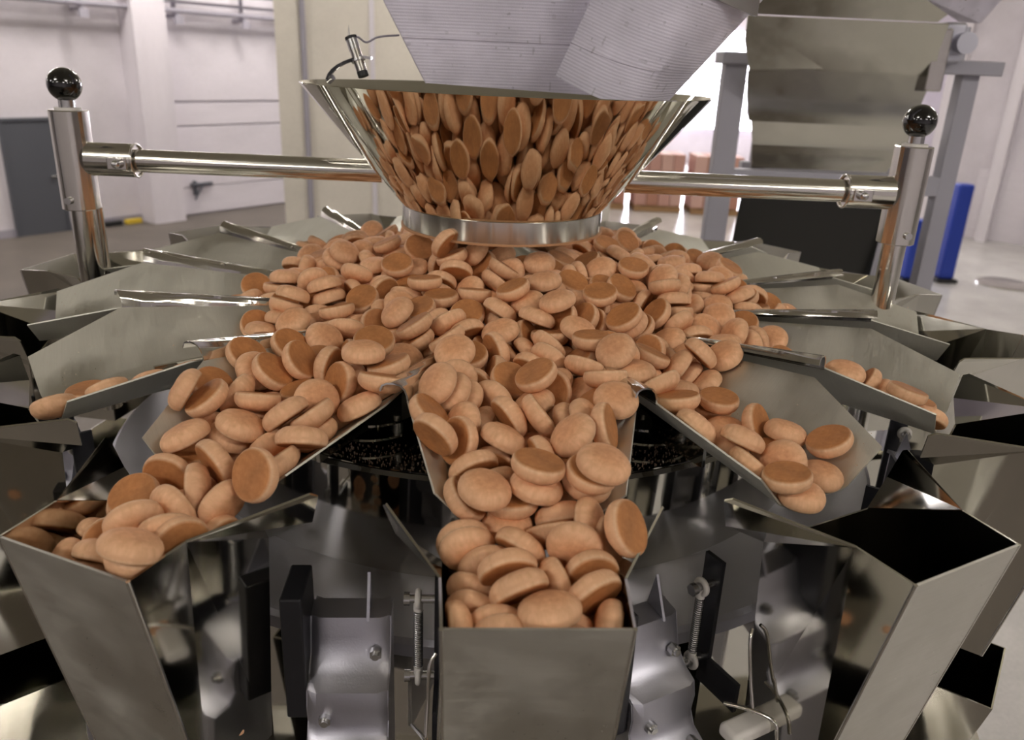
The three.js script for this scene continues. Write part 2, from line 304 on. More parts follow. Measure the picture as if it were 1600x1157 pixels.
  const push = (i, j, ax, ay, az, bx, by, bz, nx, ny, nz, depth) => {
    const rax = ax - P[i * 3], ray = ay - P[i * 3 + 1], raz = az - P[i * 3 + 2];
    let rbx = 0, rby = 0, rbz = 0; if (j >= 0) { rbx = bx - P[j * 3]; rby = by - P[j * 3 + 1]; rbz = bz - P[j * 3 + 2]; }
    const app = (dx, dy, dz, amt) => {
      let cx = ray * dz - raz * dy, cy = raz * dx - rax * dz, cz = rax * dy - ray * dx; const wa = 1 + (cx * cx + cy * cy + cz * cz) * invI;
      let ex = 0, ey = 0, ez = 0, wb = 0; if (j >= 0) { ex = rby * dz - rbz * dy; ey = rbz * dx - rbx * dz; ez = rbx * dy - rby * dx; wb = 1 + (ex * ex + ey * ey + ez * ez) * invI; }
      const L = amt / (wa + wb); P[i * 3] += dx * L; P[i * 3 + 1] += dy * L; P[i * 3 + 2] += dz * L; spin(i, cx * L * invI, cy * L * invI, cz * L * invI);
      if (j >= 0) { P[j * 3] -= dx * L; P[j * 3 + 1] -= dy * L; P[j * 3 + 2] -= dz * L; spin(j, -ex * L * invI, -ey * L * invI, -ez * L * invI); }
    };
    const oa = before(i, rax, ray, raz); let tx = ax - oa[0], ty = ay - oa[1], tz = az - oa[2];
    if (j >= 0) { const ob = before(j, rbx, rby, rbz); tx -= bx - ob[0]; ty -= by - ob[1]; tz -= bz - ob[2]; }
    const d = Math.min(depth, j < 0 ? .004 : .002); app(nx, ny, nz, d * .9);
    const tn = tx * nx + ty * ny + tz * nz; tx -= tn * nx; ty -= tn * ny; tz -= tn * nz; const tl = Math.hypot(tx, ty, tz);
    if (tl > 1e-9) { const f = Math.min(tl, mu * Math.max(d, .00005)); app(-tx / tl, -ty / tl, -tz / tl, f); }
  };
  const hits = [];
  const fixed = (x, h, z) => {                      // penetration of a rim ball (radius S) into the steel
    hits.length = 0; const r = Math.hypot(x, z), a = Math.atan2(x, z), j = Math.round((a - TH0) / STEP), A = azim(j), b = a - A, s = r * Math.sin(b), rr = r * Math.cos(b);
    const hit = (ns, nr, nh, d) => { if (d > 0) hits.push(ns * Math.cos(A) + nr * Math.sin(A), nh, -ns * Math.sin(A) + nr * Math.cos(A), d); };
    if (rr < .6 && h > .03) {
      const c = coneH(r); if (c > 0) hit(0, .37, .93, S - (h - c) * .93);
      const t = trough(rr); if (rr < .592) hit(0, 0, 1, S - (h - t.hf));
      if (r > .2) {
        let us = t.sT + t.wf, uh = t.hT - t.hf, l = Math.hypot(us, uh); hit(uh / l, 0, -us / l, S + .0018 - ((s + t.wf) * uh / l + (h - t.hf) * -us / l));
        us = t.sR - t.wf; uh = t.hR - t.hf; l = Math.hypot(us, uh); hit(-uh / l, 0, us / l, S + .0018 - ((s - t.wf) * -uh / l + (h - t.hf) * us / l));
      }
    } else {
      const w = h > .055 ? Math.max(HOP.half, lerp(.1, HOP.bendHalf, clamp((rr - .6) / .075))) : HOP.half;
      hit(1, 0, 0, S - (s + w)); hit(-1, 0, 0, S - (w - s));
      hit(0, -1, 0, S - (HOP.front - .002 - HOP.slope * Math.max(0, .09 - h) - rr));
      if (h < .06) hit(0, 1, 0, S - (rr - .598)); hit(0, 0, 1, S - (h + .13));
    }
    if (h > .2 - S && h < .4) { const d = r - .137; if (Math.abs(d) < S + .004) { const g = d < 0 ? -1 : 1; hits.push(g * x / r, 0, g * z / r, S + .002 - Math.abs(d)); } }
    return hits;
  };
  for (let st = 0; st < STEPS; st++) {
    const damp = st < STEPS * .7 ? .985 : .94;
    for (let i = 0; i < n; i++) {
      for (let c = 0; c < 3; c++) { O[i * 3 + c] = P[i * 3 + c]; VV[i * 3 + c] *= damp; WW[i * 3 + c] *= damp * .98; }
      for (let c = 0; c < 4; c++) OQ[i * 4 + c] = Q[i * 4 + c];
      VV[i * 3 + 1] -= 9.8 * dt * .6; const sp = Math.hypot(VV[i * 3], VV[i * 3 + 1], VV[i * 3 + 2]), k = sp > .5 ? .5 / sp : 1;
      for (let c = 0; c < 3; c++) { VV[i * 3 + c] *= k; P[i * 3 + c] += VV[i * 3 + c] * dt; }
      const ws = Math.hypot(WW[i * 3], WW[i * 3 + 1], WW[i * 3 + 2]), kw = ws > 12 ? 12 / ws : 1; spin(i, WW[i * 3] * kw * dt, WW[i * 3 + 1] * kw * dt, WW[i * 3 + 2] * kw * dt); axis(i);
    }
    const cell = 2 * RR, grid = new Map(), key = (a, b, c) => (a + 200) * 160000 + (b + 200) * 400 + (c + 200);
    for (let i = 0; i < n; i++) { const k = key(Math.floor(P[i * 3] / cell), Math.floor(P[i * 3 + 1] / cell), Math.floor(P[i * 3 + 2] / cell)); (grid.get(k) ?? grid.set(k, []).get(k)).push(i); }
    for (let i = 0; i < n; i++) {
      const gx = Math.floor(O[i * 3] / cell), gy = Math.floor(O[i * 3 + 1] / cell), gz = Math.floor(O[i * 3 + 2] / cell);
      for (let a = -1; a < 2; a++) for (let b = -1; b < 2; b++) for (let c = -1; c < 2; c++) {
        const L = grid.get(key(gx + a, gy + b, gz + c)); if (!L) continue;
        for (const j of L) {
          if (j <= i) continue;
          const cx = P[j * 3] - P[i * 3], cy = P[j * 3 + 1] - P[i * 3 + 1], cz = P[j * 3 + 2] - P[i * 3 + 2]; if (cx * cx + cy * cy + cz * cz > 4 * RR * RR) continue;
          let bx = P[j * 3], by = P[j * 3 + 1], bz = P[j * 3 + 2], ax = 0, ay = 0, az = 0;
          for (let it = 0; it < 6; it++) {
            let dx = bx - P[i * 3], dy = by - P[i * 3 + 1], dz = bz - P[i * 3 + 2], dn = dx * N[i * 3] + dy * N[i * 3 + 1] + dz * N[i * 3 + 2];
            dx -= dn * N[i * 3]; dy -= dn * N[i * 3 + 1]; dz -= dn * N[i * 3 + 2]; let l = Math.hypot(dx, dy, dz), k = l > D ? D / l : 1; ax = P[i * 3] + dx * k; ay = P[i * 3 + 1] + dy * k; az = P[i * 3 + 2] + dz * k;
            dx = ax - P[j * 3]; dy = ay - P[j * 3 + 1]; dz = az - P[j * 3 + 2]; dn = dx * N[j * 3] + dy * N[j * 3 + 1] + dz * N[j * 3 + 2];
            dx -= dn * N[j * 3]; dy -= dn * N[j * 3 + 1]; dz -= dn * N[j * 3 + 2]; l = Math.hypot(dx, dy, dz); k = l > D ? D / l : 1; bx = P[j * 3] + dx * k; by = P[j * 3 + 1] + dy * k; bz = P[j * 3 + 2] + dz * k;
          }
          let nx = ax - bx, ny = ay - by, nz = az - bz, dd = Math.hypot(nx, ny, nz);
          if (dd > 2 * S) continue;
          if (dd < 1e-4) { const l = Math.hypot(cx, cy, cz) || 1; nx = -cx / l; ny = -cy / l; nz = -cz / l; } else { nx /= dd; ny /= dd; nz /= dd; }
          push(i, j, ax, ay, az, bx, by, bz, nx, ny, nz, 2 * S - dd); axis(i); axis(j);
        }
      }
    }
    for (let i = 0; i < n; i++) {
      const nx = N[i * 3], ny = N[i * 3 + 1], nz = N[i * 3 + 2]; let ux = ny, uy = -nx, uz = 0, l = Math.hypot(ux, uy); if (l < .1) { ux = 0; uy = nz; uz = -ny; l = Math.hypot(uy, uz); } ux /= l; uy /= l; uz /= l;
      const vx = ny * uz - nz * uy, vy = nz * ux - nx * uz, vz = nx * uy - ny * ux;
      for (let k = 0; k < 8; k++) {
        const c = Math.cos(k * Math.PI / 4) * D, s = Math.sin(k * Math.PI / 4) * D, x = P[i * 3] + ux * c + vx * s, y = P[i * 3 + 1] + uy * c + vy * s, z = P[i * 3 + 2] + uz * c + vz * s;
        const H = fixed(x, y, z).slice(); for (let q = 0; q < H.length; q += 4) push(i, -1, x, y, z, 0, 0, 0, H[q], H[q + 1], H[q + 2], H[q + 3]);
      }
      axis(i);
    }
    for (let i = 0; i < n; i++) {
      for (let c = 0; c < 3; c++) VV[i * 3 + c] = (P[i * 3 + c] - O[i * 3 + c]) / dt;
      const k = i * 4, x = Q[k], y = Q[k + 1], z = Q[k + 2], w = Q[k + 3], a = -OQ[k], b = -OQ[k + 1], c = -OQ[k + 2], d = OQ[k + 3];
      const sgn = (w * d - x * a - y * b - z * c) < 0 ? -2 / dt : 2 / dt;
      WW[i * 3] = sgn * (w * a + x * d + y * c - z * b); WW[i * 3 + 1] = sgn * (w * b - x * c + y * d + z * a); WW[i * 3 + 2] = sgn * (w * c + x * b - y * a + z * d);
    }
  }
  const out = [];
  for (let i = 0; i < n; i++) {
    const h = P[i * 3 + 1], a = Math.atan2(P[i * 3], P[i * 3 + 2]), j = Math.round((a - TH0) / STEP), A = azim(j), nv = V(N[i * 3], N[i * 3 + 1], N[i * 3 + 2]);
    let r = Math.hypot(P[i * 3], P[i * 3 + 2]), s = r * Math.sin(a - A), rr = r * Math.cos(a - A); if (h < -.135 || r > .735) continue;
    if (rr > .45 && rr < .595) { const t = trough(rr); if ((s < t.sT + .008 && h > t.hT + .004) || (s > t.sR - .008 && h > t.hR + .004)) continue; }   // rolled off the pan's edge
    if (rr > .6 && h < .092) {                     // keep every rim clear of the hopper walls
      const es = D * Math.sqrt(Math.max(0, 1 - (nv.x * Math.cos(A) - nv.z * Math.sin(A)) ** 2)) + S, er = D * Math.sqrt(Math.max(0, 1 - (nv.x * Math.sin(A) + nv.z * Math.cos(A)) ** 2)) + S;
      const lim = .0585 + clamp((h - .072) / .02) * Math.max(0, lerp(.03, 0, (rr - .6) / .07)); s = clamp(s, -lim + es, lim - es); rr = Math.min(rr, HOP.front - .003 - HOP.slope * Math.max(0, .095 - h) - er);
    }
    out.push({ x: rr * Math.sin(A) + s * Math.cos(A), h, z: rr * Math.cos(A) - s * Math.sin(A), r: Math.hypot(rr, s), q: new THREE.Quaternion(Q[i * 4], Q[i * 4 + 1], Q[i * 4 + 2], Q[i * 4 + 3]), n: nv });
  }
  return out;
}
function biscuitShape(seed) {
  const R = rng(seed), ph = [R() * 6.3, R() * 6.3, R() * 6.3], am = [.018 + .02 * R(), .012 * R(), .008 * R()], RAD = .0205, SEG = 28;
  // (radius fraction, height): domed crust above, flat browned base below
  const prof = [[0, .0088], [.25, .0087], [.48, .0082], [.66, .0072], [.81, .0056], [.92, .0035], [.98, .0012], [1, -.0010], [.992, -.0030], [.965, -.0050], [.92, -.0062], [.86, -.0066], [.6, -.0064], [.3, -.0062], [0, -.0062]];
  const pos = [], col = [], uv = [], idx = []; const crust = [.84, .435, .222], edge = [.95, .625, .385], base = [.55, .235, .080];
  const tone = .94 + .12 * R(), bake = R();
  for (let i = 0; i < prof.length; i++) for (let k = 0; k <= SEG; k++) {
    const a = k / SEG * Math.PI * 2, [f, y0] = prof[i], y = y0 * 1.06, w = 1 + am[0] * Math.cos(2 * a + ph[0]) + am[1] * Math.cos(3 * a + ph[1]) + am[2] * Math.cos(5 * a + ph[2]);
    const bump = .00035 * (n1(3 + Math.cos(a) * f * 3 + seed, 7 + Math.sin(a) * f * 3, 64) - .5) * 2;
    pos.push(Math.cos(a) * f * RAD * w, y + bump * (f > .9 ? .4 : 1), Math.sin(a) * f * RAD * w); uv.push(Math.cos(a) * f * RAD + seed * .013, Math.sin(a) * f * RAD + (i < 8 ? 0 : .3));
    // crust paler on the flank, toasted cap; base browned up to a pale border
    const t = i < 7 ? clamp((f - .45) / .5) : 1, toast = fbm(n2, .5 + Math.cos(a) * f * .1 + seed * .17, .5 + Math.sin(a) * f * .1, 16, 2);
    let c; if (i <= 8) c = crust.map((v, q) => lerp(v, edge[q], t * .55) * (1 - (.22 * bake + .1) * (toast - .3) * (1 - t * .6))); else { const b = clamp((.965 - f) / .06); c = base.map((v, q) => lerp(edge[q] * .9, v * (1.18 - .4 * toast), b)); }
    col.push(...c.map(v => clamp(v * tone)));
  }
  for (let i = 0; i < prof.length - 1; i++) for (let k = 0; k < SEG; k++) { const a = i * (SEG + 1) + k, b = a + SEG + 1; if (i > 0) idx.push(a, a + 1, b); if (i < prof.length - 2) idx.push(a + 1, b + 1, b); else idx.push(a + 1, b + 1, b); if (i === 0) idx.push(a, a + 1, b); }
  const g = new THREE.BufferGeometry(); g.setAttribute('position', new THREE.Float32BufferAttribute(pos, 3)); g.setAttribute('color', new THREE.Float32BufferAttribute(col, 3)); g.setAttribute('uv', new THREE.Float32BufferAttribute(uv, 2)); g.setIndex(idx); g.computeVertexNormals(); return g;
}
{
  const shapes = [3, 5, 8, 13, 21, 34, 55, 89].map(biscuitShape), R = rng(99);
  const heap = settle();
  // how large each one shows: a small id buffer of sampled points
  const W = 500, H = 362, ids = new Int32Array(W * H).fill(-1), zb = new Float32Array(W * H).fill(1e9), view = camera.matrixWorldInverse.clone(), f = CAM.f * W / 1600;
  const p = V(0, 0, 0), splat = id => { p.applyMatrix4(view); const X = Math.round(W / 2 + f * p.x / -p.z), Y = Math.round(H / 2 - f * p.y / -p.z); if (X < 0 || Y < 0 || X >= W || Y >= H) return; const k = Y * W + X; if (-p.z < zb[k]) { zb[k] = -p.z; ids[k] = id; } };
  heap.forEach((b, i) => {
    b.shape = Math.floor(R() * shapes.length); b.turn = new THREE.Quaternion().setFromAxisAngle(V(0, 1, 0), R() * 6.283); b.seen = 0;
    for (let u = 0; u < 44; u++) for (const v of [-1, 1]) for (const rad of [.0203, .019, .0165, .014, .0115, .009, .006, .003]) { const a = u / 44 * 6.283; p.set(Math.cos(a) * rad, v * .0065 * (rad > .02 ? .3 : 1), Math.sin(a) * rad).applyQuaternion(b.q); p.x += b.x; p.y += Y0 + b.h; p.z += b.z; splat(i); }
  });
  // steel that hides biscuits: hopper fronts and sides, pan walls, funnel
  for (const j of [-2, -1, 0, 1, 2]) for (let h = .09; h > -.14; h -= .0014) { const fr = HOP.front - HOP.slope * (.091 - h); for (let s = -.059; s <= .059; s += .0014) { p.copy(at(j, s, fr, h)); splat(-1); } for (const g of [-1, 1]) for (let r = .63; r < fr; r += .0014) { p.copy(at(j, g * .0595, r, h)); splat(-1); } }
  for (let j = 0; j < HEADS; j++) for (let r = .3; r < .585; r += .0016) { const t = trough(r); for (let u = 0; u <= 1; u += .03) { p.copy(at(j, lerp(-t.wf, t.sT, u), r, lerp(t.hf, t.hT, u))); splat(-1); p.copy(at(j, lerp(t.wf, t.sR, u), r, lerp(t.hf, t.hR, u))); splat(-1); } }
  for (let a = -1.7; a < 1.7; a += .006) for (let h = .2; h < .38; h += .0016) { const r = h < .229 ? .137 : lerp(.137, .265, (h - .229) / .15); p.set(r * Math.sin(a), Y0 + h, r * Math.cos(a)); splat(-1); }
  for (const i of ids) if (i >= 0) heap[i].seen++;
  const order = heap.map((b, i) => i).sort((a, b) => heap[b].seen - heap[a].seen);
  console.log('biscuits', heap.length, 'seen', heap.filter(b => b.seen > 3).length, 'cut', heap[order[299]]?.seen);
  const rest = [];
  const zone = b => {
    const j = ((Math.round((Math.atan2(b.x, b.z) - TH0) / STEP) % 14) + 14) % 14;
    if (b.r < .385) {
      const k = { 0: 'at the mouth of the pan facing straight out', 13: 'at the mouth of the brimming grey door side pan', 1: 'at the mouth of the half filled pan', 2: 'at the mouth of the glinting pan', 12: 'at the mouth of the nearly empty pan', 11: 'behind the nearly empty pan', 3: 'behind the glinting pan' }[j] ?? 'at the rear of the heap';
      return b.r < .21 ? ['tucked under the funnel collar ' + (b.x < 0 ? 'on the grey door side' : 'on the stainless hood side'), 'biscuits under the funnel collar' + (b.x < 0 ? ', door side' : ', hood side')] : [k, 'biscuits of the heap ' + k];
    }
    if (j === 0) return b.r > .6 ? ['in the brimming square hopper facing straight out', 'biscuits in the hopper that faces straight out'] : ['in the brimming pan facing straight out', 'biscuits in the pan that faces straight out'];
    if (j === 13) return b.r > .6 ? ['in the brimming hopper on the grey door side', 'biscuits in the hopper on the grey door side'] : ['in the brimming pan on the grey door side', 'biscuits in the brimming pan on the grey door side'];
    if (j === 1) return ['in the half filled pan above an empty hopper', 'biscuits in the half filled pan'];
    if (j === 2) return ['in the bright pan beside the half filled pan', 'biscuits in the pan beside the half filled one'];
    if (j === 12) return ['on the nearly empty pan beside the brimming pan', 'biscuits on the nearly empty pan'];
    return ['lying on a sparsely filled rear pan', 'biscuits on the sparse rear pans'];
  };
  order.forEach((i, rank) => {
    const b = heap[i], q = b.q.clone().multiply(b.turn);
    if (rank >= 300) { rest.push({ b, q }); return; }
    const up = b.n.y, look = up > .55 ? 'round biscuit lying dome up' : up < -.55 ? 'round biscuit lying brown base up' : 'round biscuit tipped on edge', [z, g] = zone(b);
    const m = single('biscuit', shapes[b.shape], M.biscuit, look + ' ' + z, 'biscuit', [b.x, Y0 + b.h, b.z], 0, g + (up > .55 ? ', dome up' : up < -.55 ? ', base up' : ', on edge'));
    m.quaternion.copy(q);
  });
  const buckets = shapes.map((_, k) => rest.filter(e => e.b.shape === k)).map((L, k) => L.map(({ b, q }) => { const g = shapes[k].clone(); g.applyMatrix4(new THREE.Matrix4().compose(V(b.x, Y0 + b.h, b.z), q, V(1, 1, 1))); return g; })).flat();
  if (buckets.length) { const m = shade(new THREE.Mesh(mergeGeometries(buckets), M.biscuit)); m.name = 'biscuit_heap'; scene.add(m); m.userData = { kind: 'stuff', label: 'buried and distant biscuits of the heap under the funnel', category: 'biscuits' }; }
}

// ---- feeder pans
const HOST = { r: .37, h: .07 };                   // a pan's own origin
{
  const L = (s, r, h) => V(s, h - HOST.h, r - HOST.r);
  const rs = []; for (let i = 0; i <= 14; i++) rs.push(lerp(.15, .48, i / 14)); for (const r of [.515, .55, .585]) rs.push(r);
  const soft = (a, b, t) => a.clone().lerp(b, t);
  const troughGeo = sheet(rs.map(r => { const t = trough(r), a = L(t.sT, r, t.hT), b = L(-t.wf, r, t.hf), c = L(t.wf, r, t.hf), d = L(t.sR, r, t.hR); return [a, soft(a, b, .5), soft(a, b, .93), soft(b, c, .06), soft(b, c, .5), soft(b, c, .94), soft(d, c, .93), soft(d, c, .5), d]; }), .0016, 40);
  const lipR = rs.filter(r => r <= .4801);
  const lipGeo = sheet(lipR.map(r => { const t = trough(r), k = Math.max(.12, t.k), q = (s, h) => L(t.sT + s * k, r, t.hT + h * k); return [q(.0006, -.002), q(-.0004, .005), q(-.0022, .010), q(-.006, .0140), q(-.011, .0158), q(-.0175, .0158), q(-.0215, .0140), q(-.0235, .009)]; }), .0016, 60);
  const mount = join(rod(L(0, .33, .035), L(0, .33, .0825), .012, 16), box(.05, .006, .16, 0, .085 - HOST.h - .006, .40 - HOST.r), box(.004, .03, .15, -.026, .07 - HOST.h, .40 - HOST.r), box(.004, .03, .15, .026, .07 - HOST.h, .40 - HOST.r));
  const discs = join(new THREE.CylinderGeometry(.055, .055, .0025, 40).translate(0, .058 - HOST.h, .345 - HOST.r), new THREE.CylinderGeometry(.055, .055, .0025, 40).translate(0, .042 - HOST.h, .345 - HOST.r));
  const bolts = []; for (const s of [-.043, .043]) bolts.push(rod(L(s, .36, .0405), L(s, .36, .062), .004, 12), rod(L(s, .36, .0432), L(s, .36, .0567), .0065, 6));
  const name = { 0: 'steel feeder pan brimming with biscuits, facing straight out above a full square hopper', 13: 'steel feeder pan brimming with biscuits on the grey door side', 1: 'steel feeder pan half filled with biscuits above an empty black hopper', 2: 'bright glinting feeder pan with biscuits along its edge, next to half filled pan', 12: 'nearly empty feeder pan with a few biscuits at its lip, next to brimming pan', 3: 'feeder pan with two biscuits, between glinting pan and post by stainless hood', 11: 'bare feeder pan between the nearly empty pan and the post by grey door', 10: 'empty feeder pan just behind the post by the grey door', 4: 'empty feeder pan just behind the post by the stainless hood', 9: 'rear feeder pan in front of the cream partition, grey door side', 5: 'rear feeder pan below the funnel on the stainless hood side' };
  for (let j = 0; j < HEADS; j++) {
    const p = at(j, 0, HOST.r, HOST.h), g = thing('feeder_pan', name[j] ?? 'rear feeder pan hidden behind the biscuit heap and funnel', 'feeder pan', p.toArray(), azim(j), 'feeder pans around the heap');
    const tr = part('trough', troughGeo, M.pan, g);
    if ([1, 2, 3, 11, 12].includes(j)) {              // crumbs shaken loose on the steel
      const R = rng(300 + j), gs = []; for (let i = 0; i < 260; i++) { const r = lerp(.36, .58, Math.sqrt(R())), t = trough(r), sd = j < 7 ? -1 : 1, u = Math.min(R(), R()) * 1.7, z = .0004 + .0009 * R() * R(), w = sd * lerp(t.wf, -t.wf, u / 1); const out = Math.abs(w) > t.wf ? (Math.abs(w) - t.wf) : 0; const hh = t.hf + out * (w > 0 ? (t.hR - t.hf) / (t.sR - t.wf) : (t.hT - t.hf) / (-t.sT - t.wf)); gs.push(new THREE.TetrahedronGeometry(z, 0).rotateX(R() * 6).rotateY(R() * 6).translate(...L(w, r, hh + .0011).toArray())); }
      part('crumbs', mergeGeometries(gs), M.crumb, tr, 'fine pale crumbs').userData.kind = 'stuff';
    }
     part('overlap_lip', lipGeo, M.lip, g, 'rolled steel lip lapping over the next pan');
    part('mount', mount, M.drum, g); const sd = part('spring_disc', discs, M.drum, g); for (const b of [0, 2]) part('bolt', join(bolts[b], bolts[b + 1]), M.bolt, sd);
  }
}
// ---- feed hoppers
{
  const o = { r: .65, h: -.145 }, L = (s, r, h) => V(s, h - o.h, r - o.r), T = .0018;
  const fb = HOP.front - HOP.slope * (.091 - HOP.low);
  const front = plate([L(-.059, HOP.front, .091), L(.059, HOP.front, .091), L(.057, fb, HOP.low), L(-.057, fb, HOP.low)], T);
  const side = g => plate([L(g * .0615, .675, .094), L(g * .059, HOP.front, .091), L(g * .057, fb, HOP.low), L(g * .057, .602, HOP.low), L(g * .063, .594, .052)], T);
  const wingFlat = g => plate([L(g * .0615, .675, .094), L(g * .1045, .592, .1005), L(g * .107, .586, .0965), L(g * .098, .583, .070), L(g * .063, .594, .052)], T);
  const back = plate([L(-.063, .594, .052), L(.063, .594, .052), L(.057, .602, HOP.low), L(-.057, .602, HOP.low)], T);
  const gate = box(.114, .002, fb - .602, 0, .002, (fb + .602) / 2 - o.r);
  const fold = g => rod(L(g * .059, HOP.front, .091), L(g * .057, fb, HOP.low), .0016, 8);
  const name = { 0: 'square steel hopper brimming with biscuits, facing straight out', 13: 'steel hopper full of biscuits on the grey door side', 1: 'empty black steel hopper below the half filled pan', 2: 'empty steel hopper below the bright glinting pan', 12: 'steel hopper below the nearly empty pan', 11: 'steel hopper in front of the post by grey door', 3: 'steel hopper in front of the post by stainless hood', 10: 'steel hopper behind the post by the grey door', 4: 'steel hopper behind the post by the stainless hood' };
  for (let j = 0; j < HEADS; j++) {
    const p = at(j, 0, o.r, o.h), g = thing('feed_hopper', name[j] ?? 'steel hopper at the rear of the weigher', 'hopper', p.toArray(), azim(j), 'feed hoppers around the weigher');
    part('front_panel', front, M.hopperFront, g); for (const s of [-1, 1]) { const sp = part('side_panel', side(s), M.hopper, g); part('wing', wingFlat(s), M.hopper, sp); part('corner_fold', fold(s), M.lip, g); }
    part('back_panel', back, M.hopper, g); part('gate', gate, M.hopper, g);
  }
  // lower tier
  const w = { r: .6, h: -.42 }, K = (s, r, h) => V(s, h - w.h, r - w.r);
  const tf = plate([K(-.06, .70, -.2), K(.06, .70, -.2), K(.045, .655, -.42), K(-.045, .655, -.42)], T), tb = plate([K(-.06, .58, -.2), K(.06, .58, -.2), K(.045, .60, -.42), K(-.045, .60, -.42)], T);
  const ts = g => plate([K(g * .06, .70, -.2), K(g * .06, .58, -.2), K(g * .045, .60, -.42), K(g * .045, .655, -.42)], T);
  for (let j = 0; j < HEADS; j++) { const p = at(j, 0, w.r, w.h), g = thing('weigh_hopper', 'lower steel weigh hopper hanging below a feed hopper', 'hopper', p.toArray(), azim(j), 'weigh hoppers of the lower tier'); part('front_panel', tf, M.hopper, g); part('back_panel', tb, M.hopper, g); part('side_panel', ts(1), M.hopper, g); part('side_panel', ts(-1), M.hopper, g); }
}
// ---- gear between the hoppers
{
  for (const j of [-2, -1, 0, 1, 2, 3]) {
    const where = { 0: 'between the two brimming hoppers', 1: 'beside the black empty hopper', '-1': 'beyond the grey door side brimming hopper', '-2': 'below the nearly empty pan', 2: 'beside the hopper of the glinting pan', 3: 'near the post by the stainless hood' }[j];
    // cast actuator bracket
    const base = at(j, -.142, .55, -.24), a = azim(j), o = { s: -.142, r: .55, h: -.24 }, L = (s, r, h) => V(s - o.s, h - o.h, r - o.r);
    const g = thing('actuator_bracket', 'grey cast bracket with stepped face ' + where, 'bracket', base.toArray(), a);
    const prof = [[.532, -.03], [.552, -.034], [.556, -.05], [.56, -.066], [.572, -.078], [.585, -.084], [.588, -.098], [.586, -.115], [.592, -.127], [.606, -.134], [.61, -.24]];
    const face = part('stepped_face', sheet([-.172, -.165, -.115, -.108].map((s, i) => prof.map(([r, h]) => L(s, r - (i % 3 ? 0 : .004), h))), .004, 50), M.cast, g);
    part('side_cheek', plate([...prof.map(([r, h]) => L(-.108, r - .003, h)), L(-.108, .532, -.24), L(-.108, .532, -.03)], .004), M.cast, g);
    part('side_cheek', plate([...prof.map(([r, h]) => L(-.172, r - .003, h)), L(-.172, .532, -.24), L(-.172, .532, -.03)], .004), M.cast, g);
    for (const [s, r, h] of [[-.118, .5615, -.06], [-.158, .588, -.106], [-.118, .5975, -.131]]) part('bolt', join(rod(L(s, r, h), L(s, r + .006, h), .0055, 6), rod(L(s, r + .005, h), L(s, r + .009, h), .0032, 10)), M.bolt, face);
    part('guard_plate', box(.018, .12, .05, L(-.183, .55, -.06).x, L(0, 0, -.055).y, .005, .002), M.blackPlate, g, 'black guard plate');
    part('fin', plate([L(-.125, .532, -.03), L(-.125, .556, -.034), L(-.125, .54, .004)], .0025), M.cast, g);
    // spring link
    const l0 = { s: -.083, r: .552, h: -.1 }, p0 = at(j, l0.s, l0.r, l0.h), K = (s, r, h) => V(s - l0.s, h - l0.h, r - l0.r);
    const k = thing('spring_link', 'coil spring link with white ends ' + where, 'spring', p0.toArray(), a);
    const pts = []; for (let i = 0; i <= 26 * 10; i++) { const t = i / 260; pts.push(K(-.083 + .0036 * Math.cos(t * 26 * 6.283), .552 + .0036 * Math.sin(t * 26 * 6.283), lerp(-.083, -.026, t))); }
    part('spring', new THREE.TubeGeometry(new THREE.CatmullRomCurve3(pts), 520, .0008, 5), M.bolt, k);
    for (const [h, y] of [[-.014, -.022], [-.094, -.087]]) {
      const ring = new THREE.TorusGeometry(.0062, .0028, 10, 24).rotateY(Math.PI / 2).translate(0, h - l0.h, 0), stem = rod(K(-.083, .552, h), K(-.083, .552, y - (h - y) * .4), .004, 12);
      const ey = part('eyelet', join(ring, stem), M.nylon, k, 'white plastic eyelet');
      part('pivot_bolt', join(rod(K(-.092, .552, h), K(-.066, .552, h), .0036, 12), rod(K(-.095, .552, h), K(-.090, .552, h), .0058, 6)), M.bolt, ey);
    }
    part('lever', join(box(.004, .12, .022, .016, .05, -.004), box(.004, .03, .05, .016, -.008, .02)), M.blackPlate, k, 'black lever arm');
    // wire latch on the hopper side
    const q0 = at(j, -.068, .60, -.1), Q = (s, r, h) => V(s + .068, h + .1, r - .60);
    const lt = thing('wire_latch', 'thin bent latch rod ' + where, 'latch', q0.toArray(), a);
    part('rod', tube([Q(-.066, .60, -.03), Q(-.070, .603, -.036), Q(-.072, .612, -.07), Q(-.073, .622, -.1)], .0016, 30, 8), M.polish, lt);
    part('hook', tube([Q(-.085, .60, -.103), Q(-.074, .622, -.097), Q(-.066, .64, -.098), Q(-.066, .645, -.112)], .0018, 20, 8), M.polish, lt);
    part('pad', box(.05, .014, .022, -.006, -.016, .02, .005), M.nylon, lt, 'white plastic pad');
  }
}
